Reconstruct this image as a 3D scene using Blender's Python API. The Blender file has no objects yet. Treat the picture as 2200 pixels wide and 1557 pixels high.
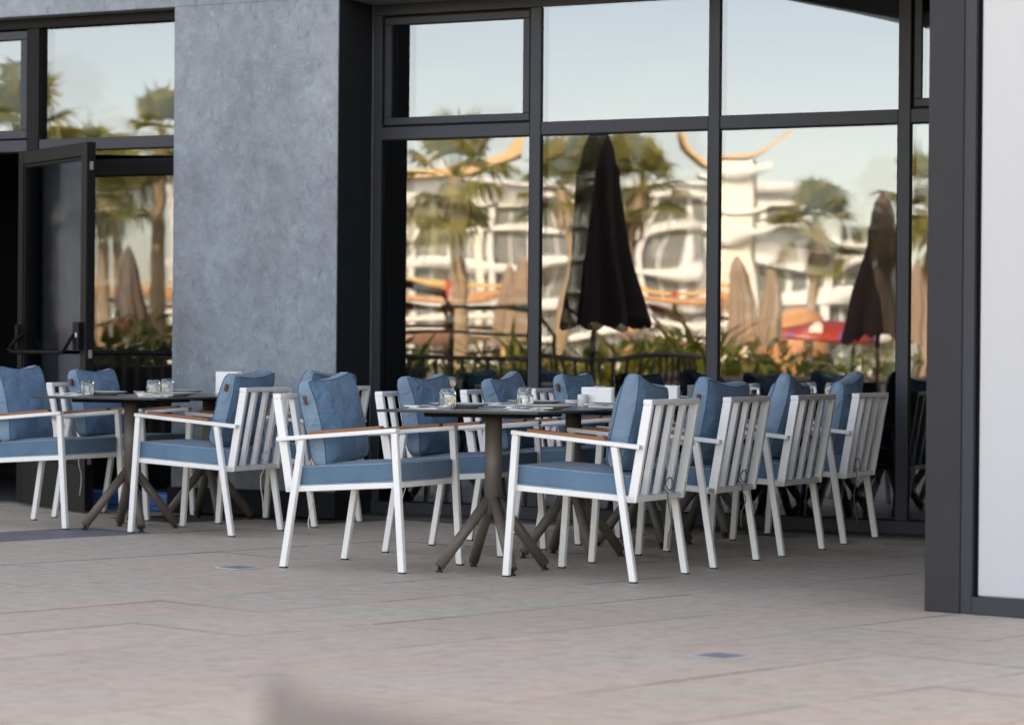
import bpy, bmesh, math, random
from mathutils import Vector, Matrix, noise
R = math.radians
scene = bpy.context.scene
COL = scene.collection

# ------------------------------------------------------------------ camera, sky, sun, exposure
cam = bpy.data.cameras.new('camera'); cam_o = bpy.data.objects.new('camera', cam); COL.objects.link(cam_o)
cam.sensor_width = 36.0; cam.lens = 5700 / 2200 * 36.0
cam.clip_start = 0.1; cam.clip_end = 2000
PITCH, ROLL = -math.atan(19.2 / 5700), 0.0084
cam_o.matrix_world = (Matrix.Translation((0, 0, 1.0)) @ Matrix.Rotation(R(90) + PITCH, 4, 'X')
                      @ Matrix.Rotation(ROLL, 4, 'Z'))
cam.dof.use_dof = True; cam.dof.focus_distance = 13.0; cam.dof.aperture_fstop = 3.0
scene.camera = cam_o

SUN_AZ, SUN_EL = R(36), R(30)
world = bpy.data.worlds.new('World'); scene.world = world; world.use_nodes = True
wn = world.node_tree.nodes; wl = world.node_tree.links
sky = wn.new('ShaderNodeTexSky'); sky.sky_type = 'NISHITA'; sky.sun_disc = False
sky.sun_elevation = SUN_EL; sky.sun_rotation = SUN_AZ
sky.air_density = 0.62; sky.dust_density = 1.0; sky.ozone_density = 1.0
wl.new(sky.outputs[0], wn['Background'].inputs['Color']); wn['Background'].inputs['Strength'].default_value = 0.15
sun = bpy.data.lights.new('sun', 'SUN'); sun_o = bpy.data.objects.new('sun', sun); COL.objects.link(sun_o)
sun.energy = 3.9; sun.angle = R(0.53); sun.color = (1.0, 0.998, 0.99)
SUN_DIR = Vector((math.sin(SUN_AZ) * math.cos(SUN_EL), math.cos(SUN_AZ) * math.cos(SUN_EL), math.sin(SUN_EL)))
sun_o.rotation_euler = (-SUN_DIR).to_track_quat('-Z', 'Y').to_euler()
sun_o.location = SUN_DIR * 60
vs = scene.view_settings
vs.view_transform = 'Standard'; vs.look = 'None'; vs.exposure = 2.66; vs.gamma = 1.0; vs.use_curve_mapping = False
vs.use_white_balance = True; vs.white_balance_temperature = 11500; vs.white_balance_tint = 19
scene.render.engine = 'CYCLES'
scene.cycles.use_denoising = True
scene.cycles.max_bounces = 10; scene.cycles.glossy_bounces = 5; scene.cycles.transmission_bounces = 8
scene.cycles.transparent_max_bounces = 12; scene.cycles.caustics_reflective = False; scene.cycles.caustics_refractive = False
scene.cycles.sample_clamp_indirect = 6.0

# ------------------------------------------------------------------ materials
MATS = {}
def new_mat(name):
    m = bpy.data.materials.new(name); m.use_nodes = True
    nt = m.node_tree; b = nt.nodes['Principled BSDF']; MATS[name] = m
    return m, nt, b
def plain(name, col, rough=0.5, metal=0.0, var=0.12, scale=8.0, bump=0.0, bscale=60.0, spec=0.5, bdist=0.002):
    m, nt, b = new_mat(name)
    b.inputs['Roughness'].default_value = rough; b.inputs['Metallic'].default_value = metal
    b.inputs['Specular IOR Level'].default_value = spec
    tc = nt.nodes.new('ShaderNodeTexCoord')
    nz = nt.nodes.new('ShaderNodeTexNoise'); nz.inputs['Scale'].default_value = scale; nz.inputs['Detail'].default_value = 5
    nt.links.new(tc.outputs['Object'], nz.inputs['Vector'])
    mx = nt.nodes.new('ShaderNodeMix'); mx.data_type = 'RGBA'
    mx.inputs[6].default_value = (*[c * (1 - var) for c in col], 1); mx.inputs[7].default_value = (*[min(1, c * (1 + var)) for c in col], 1)
    nt.links.new(nz.outputs['Fac'], mx.inputs[0]); nt.links.new(mx.outputs[2], b.inputs['Base Color'])
    if bump:
        n2 = nt.nodes.new('ShaderNodeTexNoise'); n2.inputs['Scale'].default_value = bscale; n2.inputs['Detail'].default_value = 4
        nt.links.new(tc.outputs['Object'], n2.inputs['Vector'])
        bp = nt.nodes.new('ShaderNodeBump'); bp.inputs['Strength'].default_value = bump; bp.inputs['Distance'].default_value = bdist
        nt.links.new(n2.outputs['Fac'], bp.inputs['Height']); nt.links.new(bp.outputs[0], b.inputs['Normal'])
    return m

plain('white_metal', (0.83, 0.82, 0.80), 0.42, var=0.06, bump=0.15, bscale=400)
plain('foot_black', (0.02, 0.02, 0.02), 0.6)
plain('taupe_metal', (0.125, 0.098, 0.082), 0.5, var=0.08, bump=0.1, bscale=500)
plain('anthracite', (0.036, 0.040, 0.049), 0.5, var=0.15, scale=3, spec=.3)
plain('anthracite_warm', (0.031, 0.0305, 0.0345), 0.55, var=0.18, scale=3, spec=.25)
plain('door_dark', (0.0075, 0.006, 0.0065), 0.5, var=.2, spec=.14)
plain('black_metal', (0.004, 0.004, 0.005), 0.5, spec=.12)
plain('black_wall', (0.019, 0.021, 0.026), 0.8, var=0.25, bump=0.3, bscale=25, spec=.15)
plain('interior_dark', (0.018, 0.018, 0.02), 0.9)
plain('interior_floor', (0.06, 0.055, 0.05), 0.6)
plain('white_panel', (0.51, 0.52, 0.53), 0.35, var=0.03, scale=1.0)
plain('leather_tag', (0.11, 0.035, 0.02), 0.6)
plain('cord_dark', (0.10, 0.10, 0.11), 0.7)
plain('cord_white', (0.6, 0.57, 0.52), 0.7)
plain('seam_blue', (0.035, 0.075, 0.125), 0.9)
plain('stitch', (0.30, 0.42, 0.52), 0.9)
plain('plate_top', (0.66, 0.65, 0.62), 0.25)
plain('napkin', (0.60, 0.60, 0.60), 0.85, bump=0.3, bscale=120)
plain('paper_white', (0.82, 0.81, 0.79), 0.7)
plain('grey_box', (0.11, 0.12, 0.12), 0.6)
plain('steel', (0.55, 0.55, 0.56), 0.22, metal=1.0)
plain('grate', (0.20, 0.20, 0.205), 0.6)
plain('grate_frame', (0.45, 0.44, 0.43), 0.6)
plain('grate_shade', (0.05, 0.05, 0.05), 0.9)
plain('blue_plastic', (0.02, 0.17, 0.50), 0.45)
plain('beige_weave', (0.25, 0.205, 0.18), 0.8, var=0.2, scale=30, bump=0.5, bscale=200)
plain('canopy_under', (0.085, 0.10, 0.092), 0.7, scale=2)
plain('parasol_cloth', (0.105, 0.066, 0.054), 0.9, var=0.25, scale=14, bump=0.3, bscale=80)
plain('parasol_sunlit', (0.30, 0.225, 0.175), 0.9, var=0.2, scale=14, bump=0.3, bscale=80)  # lighter copy of the parasol cloth, sunlight put into the colour
plain('pole_brown', (0.05, 0.04, 0.035), 0.5)
plain('palm_trunk', (0.34, 0.25, 0.18), 0.9, var=0.3, scale=12, bump=0.8, bscale=12, bdist=0.03)
plain('railing_metal', (0.09, 0.075, 0.07), 0.5)
plain('hotel_white', (0.76, 0.80, 0.84), 0.7, var=0.04, scale=0.4)
plain('hotel_glass', (0.16, 0.19, 0.20), 0.2, var=0.5, scale=0.35)
plain('cream', (0.80, 0.79, 0.74), 0.7)
plain('roof_orange', (0.66, 0.46, 0.27), 0.6)
plain('play_red', (0.42, 0.055, 0.04), 0.4); plain('play_yellow', (0.62, 0.44, 0.18), 0.4)
plain('play_orange', (0.62, 0.32, 0.17), 0.4); plain('play_white', (0.8, 0.8, 0.78), 0.5); plain('play_brown', (0.20, 0.09, 0.06), 0.6)
plain('planter_pink', (0.46, 0.36, 0.31), 0.8)
plain('garden_ground', (0.17, 0.16, 0.10), 0.95, var=0.4, scale=0.6)
plain('purple', (0.2, 0.12, 0.5), 0.5)

def leaf_mat(name, c0, c1, trans=0.35):
    m, nt, b = new_mat(name)
    tc = nt.nodes.new('ShaderNodeTexCoord'); nz = nt.nodes.new('ShaderNodeTexNoise'); nz.inputs['Scale'].default_value = 3.5
    nt.links.new(tc.outputs['Object'], nz.inputs['Vector'])
    cr = nt.nodes.new('ShaderNodeMapRange'); cr.inputs[1].default_value = 0.3; cr.inputs[2].default_value = 0.7
    nt.links.new(nz.outputs['Fac'], cr.inputs[0])
    mx = nt.nodes.new('ShaderNodeMix'); mx.data_type = 'RGBA'; mx.inputs[6].default_value = (*c0, 1); mx.inputs[7].default_value = (*c1, 1)
    nt.links.new(cr.outputs[0], mx.inputs[0]); nt.links.new(mx.outputs[2], b.inputs['Base Color'])
    b.inputs['Roughness'].default_value = 0.5
    tr = nt.nodes.new('ShaderNodeBsdfTranslucent'); nt.links.new(mx.outputs[2], tr.inputs['Color'])
    ms = nt.nodes.new('ShaderNodeMixShader'); ms.inputs[0].default_value = trans
    out = nt.nodes['Material Output']
    nt.links.new(b.outputs[0], ms.inputs[1]); nt.links.new(tr.outputs[0], ms.inputs[2]); nt.links.new(ms.outputs[0], out.inputs['Surface'])
leaf_mat('leaf_palm', (0.19, 0.22, 0.08), (0.42, 0.39, 0.15), .55)
leaf_mat('leaf_yellow', (0.12, 0.16, 0.03), (0.30, 0.28, 0.06))
leaf_mat('leaf_green', (0.045, 0.075, 0.018), (0.15, 0.19, 0.045))

def mk_plaster():
    m, nt, b = new_mat('plaster'); N = nt.nodes; L = nt.links
    tc = N.new('ShaderNodeTexCoord'); mp = N.new('ShaderNodeMapping'); mp.inputs['Scale'].default_value = (1, 1, 0.8)
    L.new(tc.outputs['Object'], mp.inputs['Vector'])
    big = N.new('ShaderNodeTexNoise'); big.inputs['Scale'].default_value = 1.3; big.inputs['Detail'].default_value = 4
    mid = N.new('ShaderNodeTexNoise'); mid.inputs['Scale'].default_value = 9; mid.inputs['Detail'].default_value = 12; mid.inputs['Distortion'].default_value = .35; mid.inputs['Roughness'].default_value = 0.72
    fine = N.new('ShaderNodeTexNoise'); fine.inputs['Scale'].default_value = 26; fine.inputs['Detail'].default_value = 7; fine.inputs['Distortion'].default_value = .3
    for n in (big, mid, fine): L.new(mp.outputs[0], n.inputs['Vector'])
    r1 = N.new('ShaderNodeMapRange'); r1.inputs[1].default_value = .36; r1.inputs[2].default_value = .66; L.new(mid.outputs['Fac'], r1.inputs[0])
    a = N.new('ShaderNodeMix'); a.data_type = 'RGBA'; a.inputs[6].default_value = (.188, .218, .246, 1); a.inputs[7].default_value = (.275, .315, .345, 1)
    L.new(r1.outputs[0], a.inputs[0])
    c = N.new('ShaderNodeMix'); c.data_type = 'RGBA'; c.blend_type = 'OVERLAY'; c.inputs[0].default_value = .55
    L.new(a.outputs[2], c.inputs[6]); L.new(big.outputs['Fac'], c.inputs[7])
    r3 = N.new('ShaderNodeMapRange'); r3.inputs[1].default_value = .66; r3.inputs[2].default_value = .84; L.new(fine.outputs['Fac'], r3.inputs[0])
    e = N.new('ShaderNodeMix'); e.data_type = 'RGBA'; e.inputs[7].default_value = (.44, .47, .50, 1)
    L.new(r3.outputs[0], e.inputs[0]); L.new(c.outputs[2], e.inputs[6]); mp2 = N.new('ShaderNodeMapping'); mp2.inputs['Scale'].default_value = (1.3, 1.3, .5); mp2.inputs['Rotation'].default_value = (0, R(14), 0); L.new(tc.outputs['Object'], mp2.inputs['Vector'])
    fl = N.new('ShaderNodeTexNoise'); fl.inputs['Scale'].default_value = 24; fl.inputs['Detail'].default_value = 5; fl.inputs['Distortion'].default_value = .9; L.new(mp2.outputs[0], fl.inputs['Vector'])  # dark and light flecks put the trowel relief's shading into the colour
    rd = N.new('ShaderNodeMapRange'); rd.inputs[1].default_value = .40; rd.inputs[2].default_value = .28; rd.inputs[4].default_value = .5; L.new(fl.outputs['Fac'], rd.inputs[0])
    dk = N.new('ShaderNodeMix'); dk.data_type = 'RGBA'; dk.inputs[7].default_value = (.115, .132, .152, 1); L.new(rd.outputs[0], dk.inputs[0]); L.new(e.outputs[2], dk.inputs[6])
    rl_ = N.new('ShaderNodeMapRange'); rl_.inputs[1].default_value = .62; rl_.inputs[2].default_value = .76; rl_.inputs[4].default_value = .5; L.new(fl.outputs['Fac'], rl_.inputs[0])
    lt = N.new('ShaderNodeMix'); lt.data_type = 'RGBA'; lt.inputs[7].default_value = (.42, .45, .475, 1); L.new(rl_.outputs[0], lt.inputs[0]); L.new(dk.outputs[2], lt.inputs[6])
    L.new(lt.outputs[2], b.inputs['Base Color'])
    b.inputs['Roughness'].default_value = .62
    ad = N.new('ShaderNodeMath'); ad.operation = 'MULTIPLY_ADD'; ad.inputs[1].default_value = .45
    L.new(fine.outputs['Fac'], ad.inputs[0]); L.new(mid.outputs['Fac'], ad.inputs[2])
    bp = N.new('ShaderNodeBump'); bp.inputs['Strength'].default_value = 1.0; bp.inputs['Distance'].default_value = .022
    L.new(ad.outputs[0], bp.inputs['Height']); L.new(bp.outputs[0], b.inputs['Normal'])
mk_plaster()

def mk_slab(name, c0, c1, c2):
    m, nt, b = new_mat(name); N = nt.nodes; L = nt.links
    geo = N.new('ShaderNodeNewGeometry'); oi = N.new('ShaderNodeObjectInfo')
    patch = N.new('ShaderNodeTexNoise'); patch.inputs['Scale'].default_value = 2.6; patch.inputs['Detail'].default_value = 6; patch.inputs['Roughness'].default_value = .6
    mp = N.new('ShaderNodeMapping'); mp.inputs['Rotation'].default_value = (0, 0, R(8)); mp.inputs['Scale'].default_value = (.42, 1.35, 1)
    L.new(geo.outputs['Position'], mp.inputs['Vector']); L.new(mp.outputs[0], patch.inputs['Vector'])
    fine = N.new('ShaderNodeTexNoise'); fine.inputs['Scale'].default_value = 24; fine.inputs['Detail'].default_value = 8; fine.inputs['Roughness'].default_value = .7; fine.inputs['Distortion'].default_value = .8
    L.new(mp.outputs[0], fine.inputs['Vector'])
    r1 = N.new('ShaderNodeMapRange'); r1.inputs[1].default_value = .42; r1.inputs[2].default_value = .58; L.new(patch.outputs['Fac'], r1.inputs[0])
    a = N.new('ShaderNodeMix'); a.data_type = 'RGBA'; a.inputs[6].default_value = (*c0, 1); a.inputs[7].default_value = (*c1, 1); L.new(r1.outputs[0], a.inputs[0])
    r2 = N.new('ShaderNodeMapRange'); r2.inputs[1].default_value = .47; r2.inputs[2].default_value = .68; r2.inputs[4].default_value = .75; L.new(fine.outputs['Fac'], r2.inputs[0])
    e = N.new('ShaderNodeMix'); e.data_type = 'RGBA'; e.inputs[7].default_value = (*c2, 1); L.new(r2.outputs[0], e.inputs[0]); L.new(a.outputs[2], e.inputs[6])
    hv = N.new('ShaderNodeHueSaturation'); mr = N.new('ShaderNodeMapRange'); mr.inputs[3].default_value = .965; mr.inputs[4].default_value = 1.035
    L.new(oi.outputs['Random'], mr.inputs[0]); L.new(mr.outputs[0], hv.inputs['Value']); L.new(e.outputs[2], hv.inputs['Color'])
    L.new(hv.outputs[0], b.inputs['Base Color'])
    rr = N.new('ShaderNodeMapRange'); rr.inputs[3].default_value = .5; rr.inputs[4].default_value = .72; L.new(fine.outputs['Fac'], rr.inputs[0]); L.new(rr.outputs[0], b.inputs['Roughness'])
    bp = N.new('ShaderNodeBump'); bp.inputs['Strength'].default_value = .45; bp.inputs['Distance'].default_value = .004
    L.new(fine.outputs['Fac'], bp.inputs['Height']); L.new(bp.outputs[0], b.inputs['Normal'])
mk_slab('slab_beige', (.592, .450, .352), (.545, .464, .374), (.250, .178, .132))
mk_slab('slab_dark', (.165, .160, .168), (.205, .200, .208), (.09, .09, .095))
plain('grout', (.085, .070, .060), .95)

def mk_fabric(name, c0, c1, wscale=420, wr=1.0):
    m, nt, b = new_mat(name); N = nt.nodes; L = nt.links
    tc = N.new('ShaderNodeTexCoord'); oi = N.new('ShaderNodeObjectInfo')
    n1 = N.new('ShaderNodeTexNoise'); n1.inputs['Scale'].default_value = 7; n1.inputs['Detail'].default_value = 6
    n2 = N.new('ShaderNodeTexNoise'); n2.inputs['Scale'].default_value = wscale * .45; n2.inputs['Detail'].default_value = 2
    n3 = N.new('ShaderNodeTexNoise'); n3.inputs['Scale'].default_value = 9; n3.inputs['Detail'].default_value = 3; n3.inputs['Distortion'].default_value = 1.2
    for n in (n1, n2, n3): L.new(tc.outputs['Object'], n.inputs['Vector'])
    ad = N.new('ShaderNodeMath'); ad.operation = 'MULTIPLY_ADD'; ad.inputs[1].default_value = .5; L.new(n2.outputs['Fac'], ad.inputs[0]); L.new(n1.outputs['Fac'], ad.inputs[2])
    r = N.new('ShaderNodeMapRange'); r.inputs[1].default_value = .5; r.inputs[2].default_value = 1.0; L.new(ad.outputs[0], r.inputs[0])
    a = N.new('ShaderNodeMix'); a.data_type = 'RGBA'; a.inputs[6].default_value = (*c0, 1); a.inputs[7].default_value = (*c1, 1); L.new(r.outputs[0], a.inputs[0])
    hv = N.new('ShaderNodeHueSaturation'); mr = N.new('ShaderNodeMapRange'); mr.inputs[3].default_value = .92; mr.inputs[4].default_value = 1.08
    L.new(oi.outputs['Random'], mr.inputs[0]); L.new(mr.outputs[0], hv.inputs['Value']); L.new(a.outputs[2], hv.inputs['Color']); L.new(hv.outputs[0], b.inputs['Base Color'])
    b.inputs['Roughness'].default_value = .85; b.inputs['Sheen Weight'].default_value = .15; b.inputs['Specular IOR Level'].default_value = .2
    hs = N.new('ShaderNodeMath'); hs.operation = 'MULTIPLY_ADD'; hs.inputs[1].default_value = .06; L.new(n2.outputs['Fac'], hs.inputs[0]); L.new(n3.outputs['Fac'], hs.inputs[2])
    bp = N.new('ShaderNodeBump'); bp.inputs['Strength'].default_value = .9 * wr; bp.inputs['Distance'].default_value = .028
    L.new(hs.outputs[0], bp.inputs['Height']); L.new(bp.outputs[0], b.inputs['Normal'])
mk_fabric('denim', (.062, .158, .258), (.105, .222, .335))
mk_fabric('denim_light', (.125, .215, .298), (.180, .285, .370))
mk_fabric('seat_fabric', (.078, .165, .245), (.112, .212, .300), 600, .35)

def mk_teak():
    m, nt, b = new_mat('teak'); N = nt.nodes; L = nt.links
    tc = N.new('ShaderNodeTexCoord'); mp = N.new('ShaderNodeMapping'); mp.inputs['Scale'].default_value = (4, 90, 90); L.new(tc.outputs['Object'], mp.inputs['Vector'])
    n1 = N.new('ShaderNodeTexNoise'); n1.inputs['Scale'].default_value = 1.5; n1.inputs['Detail'].default_value = 5; L.new(mp.outputs[0], n1.inputs['Vector'])
    a = N.new('ShaderNodeMix'); a.data_type = 'RGBA'; a.inputs[6].default_value = (.22, .075, .03, 1); a.inputs[7].default_value = (.42, .175, .075, 1); L.new(n1.outputs['Fac'], a.inputs[0])
    L.new(a.outputs[2], b.inputs['Base Color']); b.inputs['Roughness'].default_value = .55
mk_teak()

def mk_tabletop():
    m = plain('table_top', (0.16, 0.165, 0.175), .3, var=.1, scale=5, bump=.05, bscale=300)
    plain('table_edge', (0.03, 0.028, 0.028), .5)
mk_tabletop()

def mk_glass_pane(name, refl, tint):
    m, nt, b = new_mat(name); N = nt.nodes; L = nt.links; out = N['Material Output']
    N.remove(b)
    g = N.new('ShaderNodeBsdfGlossy'); g.inputs['Roughness'].default_value = 0.0; g.inputs['Color'].default_value = (.90, .95, 1.0, 1)
    t = N.new('ShaderNodeBsdfTransparent'); t.inputs['Color'].default_value = (*tint, 1)
    fr = N.new('ShaderNodeFresnel'); fr.inputs['IOR'].default_value = 1.45
    mr = N.new('ShaderNodeMapRange'); mr.inputs[1].default_value = .03; mr.inputs[2].default_value = 1.0; mr.inputs[3].default_value = refl; mr.inputs[4].default_value = .95
    L.new(fr.outputs[0], mr.inputs[0])
    ms = N.new('ShaderNodeMixShader'); L.new(mr.outputs[0], ms.inputs[0]); L.new(t.outputs[0], ms.inputs[1]); L.new(g.outputs[0], ms.inputs[2]); L.new(ms.outputs[0], out.inputs['Surface'])
mk_glass_pane('pane_glass', .135, (.55, .58, .58))
mk_glass_pane('inner_glass', .075, (.45, .48, .48))
mk_glass_pane('door_glass', .025, (.84, .85, .86))

def mk_tumbler():
    m, nt, b = new_mat('tumbler_glass')
    b.inputs['Base Color'].default_value = (.97, .99, .99, 1); b.inputs['Roughness'].default_value = .02
    b.inputs['Transmission Weight'].default_value = 1.0; b.inputs['IOR'].default_value = 1.45
mk_tumbler()

# ------------------------------------------------------------------ mesh helpers
class MB:
    """Collects shapes into one mesh."""
    def __init__(self): self.v = []; self.f = []; self.mi = []; self.sm = []
    def add(self, vs, fs, mi=0, smooth=False):
        o = len(self.v); self.v += [tuple(p) for p in vs]
        for f in fs: self.f.append([i + o for i in f]); self.mi.append(mi); self.sm.append(smooth)
        return self
    def box(self, lo, hi, mi=0):
        x0, y0, z0 = lo; x1, y1, z1 = hi
        return self.add([(x0, y0, z0), (x1, y0, z0), (x1, y1, z0), (x0, y1, z0), (x0, y0, z1), (x1, y0, z1), (x1, y1, z1), (x0, y1, z1)],
                        [(0, 3, 2, 1), (4, 5, 6, 7), (0, 1, 5, 4), (1, 2, 6, 5), (2, 3, 7, 6), (3, 0, 4, 7)], mi)
    def bar(self, p0, p1, a, b, side=(0, 1, 0), horizontal_ends=False, mi=0):
        """square tube p0->p1; b is its thickness along side, a across."""
        p0, p1, s = Vector(p0), Vector(p1), Vector(side).normalized()
        d = (p1 - p0).normalized(); n = d.cross(s).normalized(); s = n.cross(d).normalized()
        if horizontal_ends:
            h = Vector((n.x, n.y, 0)); n0 = h.normalized() * (1 / max(.3, abs(h.length)))
        else: n0 = n
        vs = []
        for p in (p0, p1):
            for i, j in ((-1, -1), (1, -1), (1, 1), (-1, 1)): vs.append(p + n0 * i * a / 2 + s * j * b / 2)
        return self.add(vs, [(0, 1, 2, 3), (7, 6, 5, 4), (0, 4, 5, 1), (1, 5, 6, 2), (2, 6, 7, 3), (3, 7, 4, 0)], mi)
    def tube(self, pts, radii, n=10, cap=True, mi=0):
        pts = [Vector(p) for p in pts]
        if not hasattr(radii, '__len__'): radii = [radii] * len(pts)
        vs = []; fs = []; ref = None
        for k, p in enumerate(pts):
            d = (pts[min(k + 1, len(pts) - 1)] - pts[max(k - 1, 0)]).normalized()
            if ref is None: ref = d.orthogonal().normalized()
            ref = (ref - d * ref.dot(d)).normalized(); q = d.cross(ref)
            for i in range(n):
                t = 2 * math.pi * i / n; vs.append(p + (ref * math.cos(t) + q * math.sin(t)) * radii[k])
        for k in range(len(pts) - 1):
            for i in range(n): fs.append((k * n + i, k * n + (i + 1) % n, (k + 1) * n + (i + 1) % n, (k + 1) * n + i))
        self.add(vs, fs, mi, True)
        if cap:
            o = len(self.v) - len(vs)
            self.f.append([o + i for i in range(n)][::-1]); self.mi.append(mi); self.sm.append(False)
            e = o + (len(pts) - 1) * n; self.f.append([e + i for i in range(n)]); self.mi.append(mi); self.sm.append(False)
        return self
    def lathe(self, prof, n=32, rmod=None, mi=0):
        vs = []; fs = []
        for r, z in prof:
            for i in range(n):
                t = 2 * math.pi * i / n; rr = r * (rmod(t, z) if rmod else 1)
                vs.append((rr * math.cos(t), rr * math.sin(t), z))
        for k in range(len(prof) - 1):
            for i in range(n): fs.append((k * n + i, k * n + (i + 1) % n, (k + 1) * n + (i + 1) % n, (k + 1) * n + i))
        self.add(vs, fs, mi, True)
        o = len(self.v) - len(vs)
        for row, rev in ((0, True), (len(prof) - 1, False)):
            ring = [o + row * n + i for i in range(n)]
            self.f.append(ring[::-1] if rev else ring); self.mi.append(mi); self.sm.append(False)
        return self
    def mesh(self, name, mats, bevel=0.0, seg=1):
        me = bpy.data.meshes.new(name); me.from_pydata(self.v, [], self.f)
        me.polygons.foreach_set('material_index', self.mi); me.polygons.foreach_set('use_smooth', self.sm)
        if bevel:
            bm = bmesh.new(); bm.from_mesh(me)
            ed = [e for e in bm.edges if len(e.link_faces) == 2 and e.calc_face_angle(0) > .6]
            bmesh.ops.bevel(bm, geom=ed, offset=bevel, segments=seg, affect='EDGES', profile=.5)
            if seg > 1:
                for f in bm.faces: f.smooth = True
            bm.to_mesh(me); bm.free()
        for m in (mats if isinstance(mats, (list, tuple)) else [mats]): me.materials.append(MATS[m])
        me.update(); return me

def link(name, data, parent=None, loc=None, rot=None, M=None):
    o = bpy.data.objects.new(name, data); COL.objects.link(o)
    if parent is not None: o.parent = parent
    if loc is not None: o.location = loc
    if rot is not None: o.rotation_euler = rot if hasattr(rot, '__len__') else (0, 0, rot)
    if M is not None: o.matrix_local = M
    return o
def put(name, mb, mats, parent=None, bevel=0.0, seg=1, loc=None, rot=None):
    return link(name, mb.mesh(name, mats, bevel, seg), parent, loc, rot)
def tag(o, label, cat, group=None):
    o['label'] = label; o['category'] = cat
    if group: o['group'] = group
    return o
def thing(name, label, cat, loc=(0, 0, 0), rot=0.0, group=None):
    return tag(link(name, None, None, loc, rot), label, cat, group)
def structure(o): o['kind'] = 'structure'; return o
def copy_tree(o, parent=None):
    c = o.copy(); COL.objects.link(c); c.parent = parent
    for ch in list(o.children): copy_tree(ch, c)
    return c

# ------------------------------------------------------------------ building frame: u along the facade, w outward
TH = R(-26.7); OX, OY = .48, 15.686
DU = Vector((math.cos(TH), math.sin(TH))); NB = Vector((-DU.y, DU.x))
def world(u, w): return Vector((OX + DU.x * u - NB.x * w, OY + DU.y * u - NB.y * w))
def L(u, w, z): return (u, -w, z)
def ubox(mb, u0, u1, w0, w1, z0, z1): return mb.box((u0, -w1, z0), (u1, -w0, z1))

# ------------------------------------------------------------------ ground and terrace paving
g = MB(); g.add([(-900, -900, -.06), (900, -900, -.06), (900, 900, -.06), (-900, 900, -.06)], [(0, 1, 2, 3)])
structure(put('ground', g, 'garden_ground'))
SA = R(46.5); SD = Vector((math.cos(SA), math.sin(SA))); SP = Vector((SD.y, -SD.x))     # along the slabs, across the slabs
SW, SL, PH0 = .617, 1.234, -10.79
pv = MB(); 
def terr(u, w, z): q = world(u, w); return (q.x, q.y, z)
pv.add([terr(-14, .3, -.014), terr(-14, 10.2, -.014), terr(-6, 12.5, -.014), terr(12, 20, -.014), terr(12, .3, -.014)], [(0, 1, 2, 3, 4)])
floor = structure(put('terrace_floor', pv, 'grout'))
slab_me = MB().box((-SL / 2 + .0006, -SW / 2 + .0024, -.012), (SL / 2 - .0006, SW / 2 - .0024, 0)).mesh('paving_slab', ['slab_beige', 'grout'])
slab_dk = MB().box((-SL / 2 + .0006, -SW / 2 + .0024, -.012), (SL / 2 - .0006, SW / 2 - .0024, 0)).mesh('paving_slab_dark', ['slab_dark', 'grout'])
for me in (slab_me, slab_dk):
    for p in me.polygons: p.material_index = 0 if p.normal.z > .9 else 1
rest = MB(); rng = random.Random(4); cand = []
for k in range(-22, 34):
    p = PH0 + SW * (k - .5)                                     # row centre (k=0: just beyond the first seam)
    off = 9.2 + (0 if k % 2 else SL / 2)
    for j in range(-26, 20):
        s = off - SL * (j + .5)
        c = SD * s + SP * p
        rel = Vector((c.x - OX, c.y - OY)); u = rel.dot(DU); w = -rel.dot(NB)
        wmin = .15 if u > -1.3 or u < -2.75 else .70
        if u < -13 or u > 11 or w < wmin or w > 10 + max(0, (u + 6)) * .4 - 1: continue
        inview = c.y > 5.5 and abs(c.x) < .193 * c.y + 1.1
        cand.append((0 if inview else 1, (c - Vector((0, 11))).length, c, k, s))
cand.sort(key=lambda t: t[:2])
for i, (iv, dd, c, k, s) in enumerate(cand):
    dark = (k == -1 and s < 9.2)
    tilt = (rng.uniform(-.0012, .0012), rng.uniform(-.0012, .0012), SA)
    zz = rng.uniform(-.0006, .0006)
    if i < 190:
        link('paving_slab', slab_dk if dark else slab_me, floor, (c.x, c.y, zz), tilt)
    else:
        m4 = Matrix.Translation((c.x, c.y, zz)) @ Matrix.Rotation(SA, 4, 'Z')
        b = MB().box((-SL / 2 + .0006, -SW / 2 + .0024, -.012), (SL / 2 - .0006, SW / 2 - .0024, 0))
        rest.add([m4 @ Vector(q) for q in b.v], b.f)
ro = put('far_paving_slabs', rest, 'slab_beige', floor); ro['kind'] = 'stuff'

# ------------------------------------------------------------------ restaurant building
bld = thing('restaurant_building', 'restaurant front of blue-grey plaster and dark-framed mirror glass behind the tables', 'building', (OX, OY, 0), TH)
WF = .45
def bpart(name, boxes, mat, parent=None, bevel=.004):
    mb = MB()
    for b in boxes: ubox(mb, *b)
    return put(name, mb, mat, parent or bld, bevel)
bpart('pillar', [(-2.678, -1.497, -.2, WF, .155, 3.132)], 'plaster')
bpart('plinth', [(-2.690, -1.480, -.2, WF + .03, 0, .155)], 'black_wall', bevel=.006)
bpart('side_reveal', [(-1.4968, -1.491, .05, WF - .004, .16, 3.13)], 'black_wall', bevel=0)
bpart('upper_wall', [(-13, 9, -11, WF, 3.132, 9.6)], 'plaster')
bpart('side_wall', [(-13, -5.15, -.1, WF, 0, 3.131)], 'plaster')
bpart('side_wall', [(4.3, 9, -.1, WF, 0, 3.131)], 'plaster')
bpart('back_wall', [(-13, 9, -11, -10.8, 0, 3.13)], 'interior_dark')
bpart('end_wall', [(-13, -12.8, -10.8, -.1, 0, 3.13)], 'interior_dark'); bpart('end_wall', [(8.8, 9, -10.8, -.1, 0, 3.13)], 'interior_dark')
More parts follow.
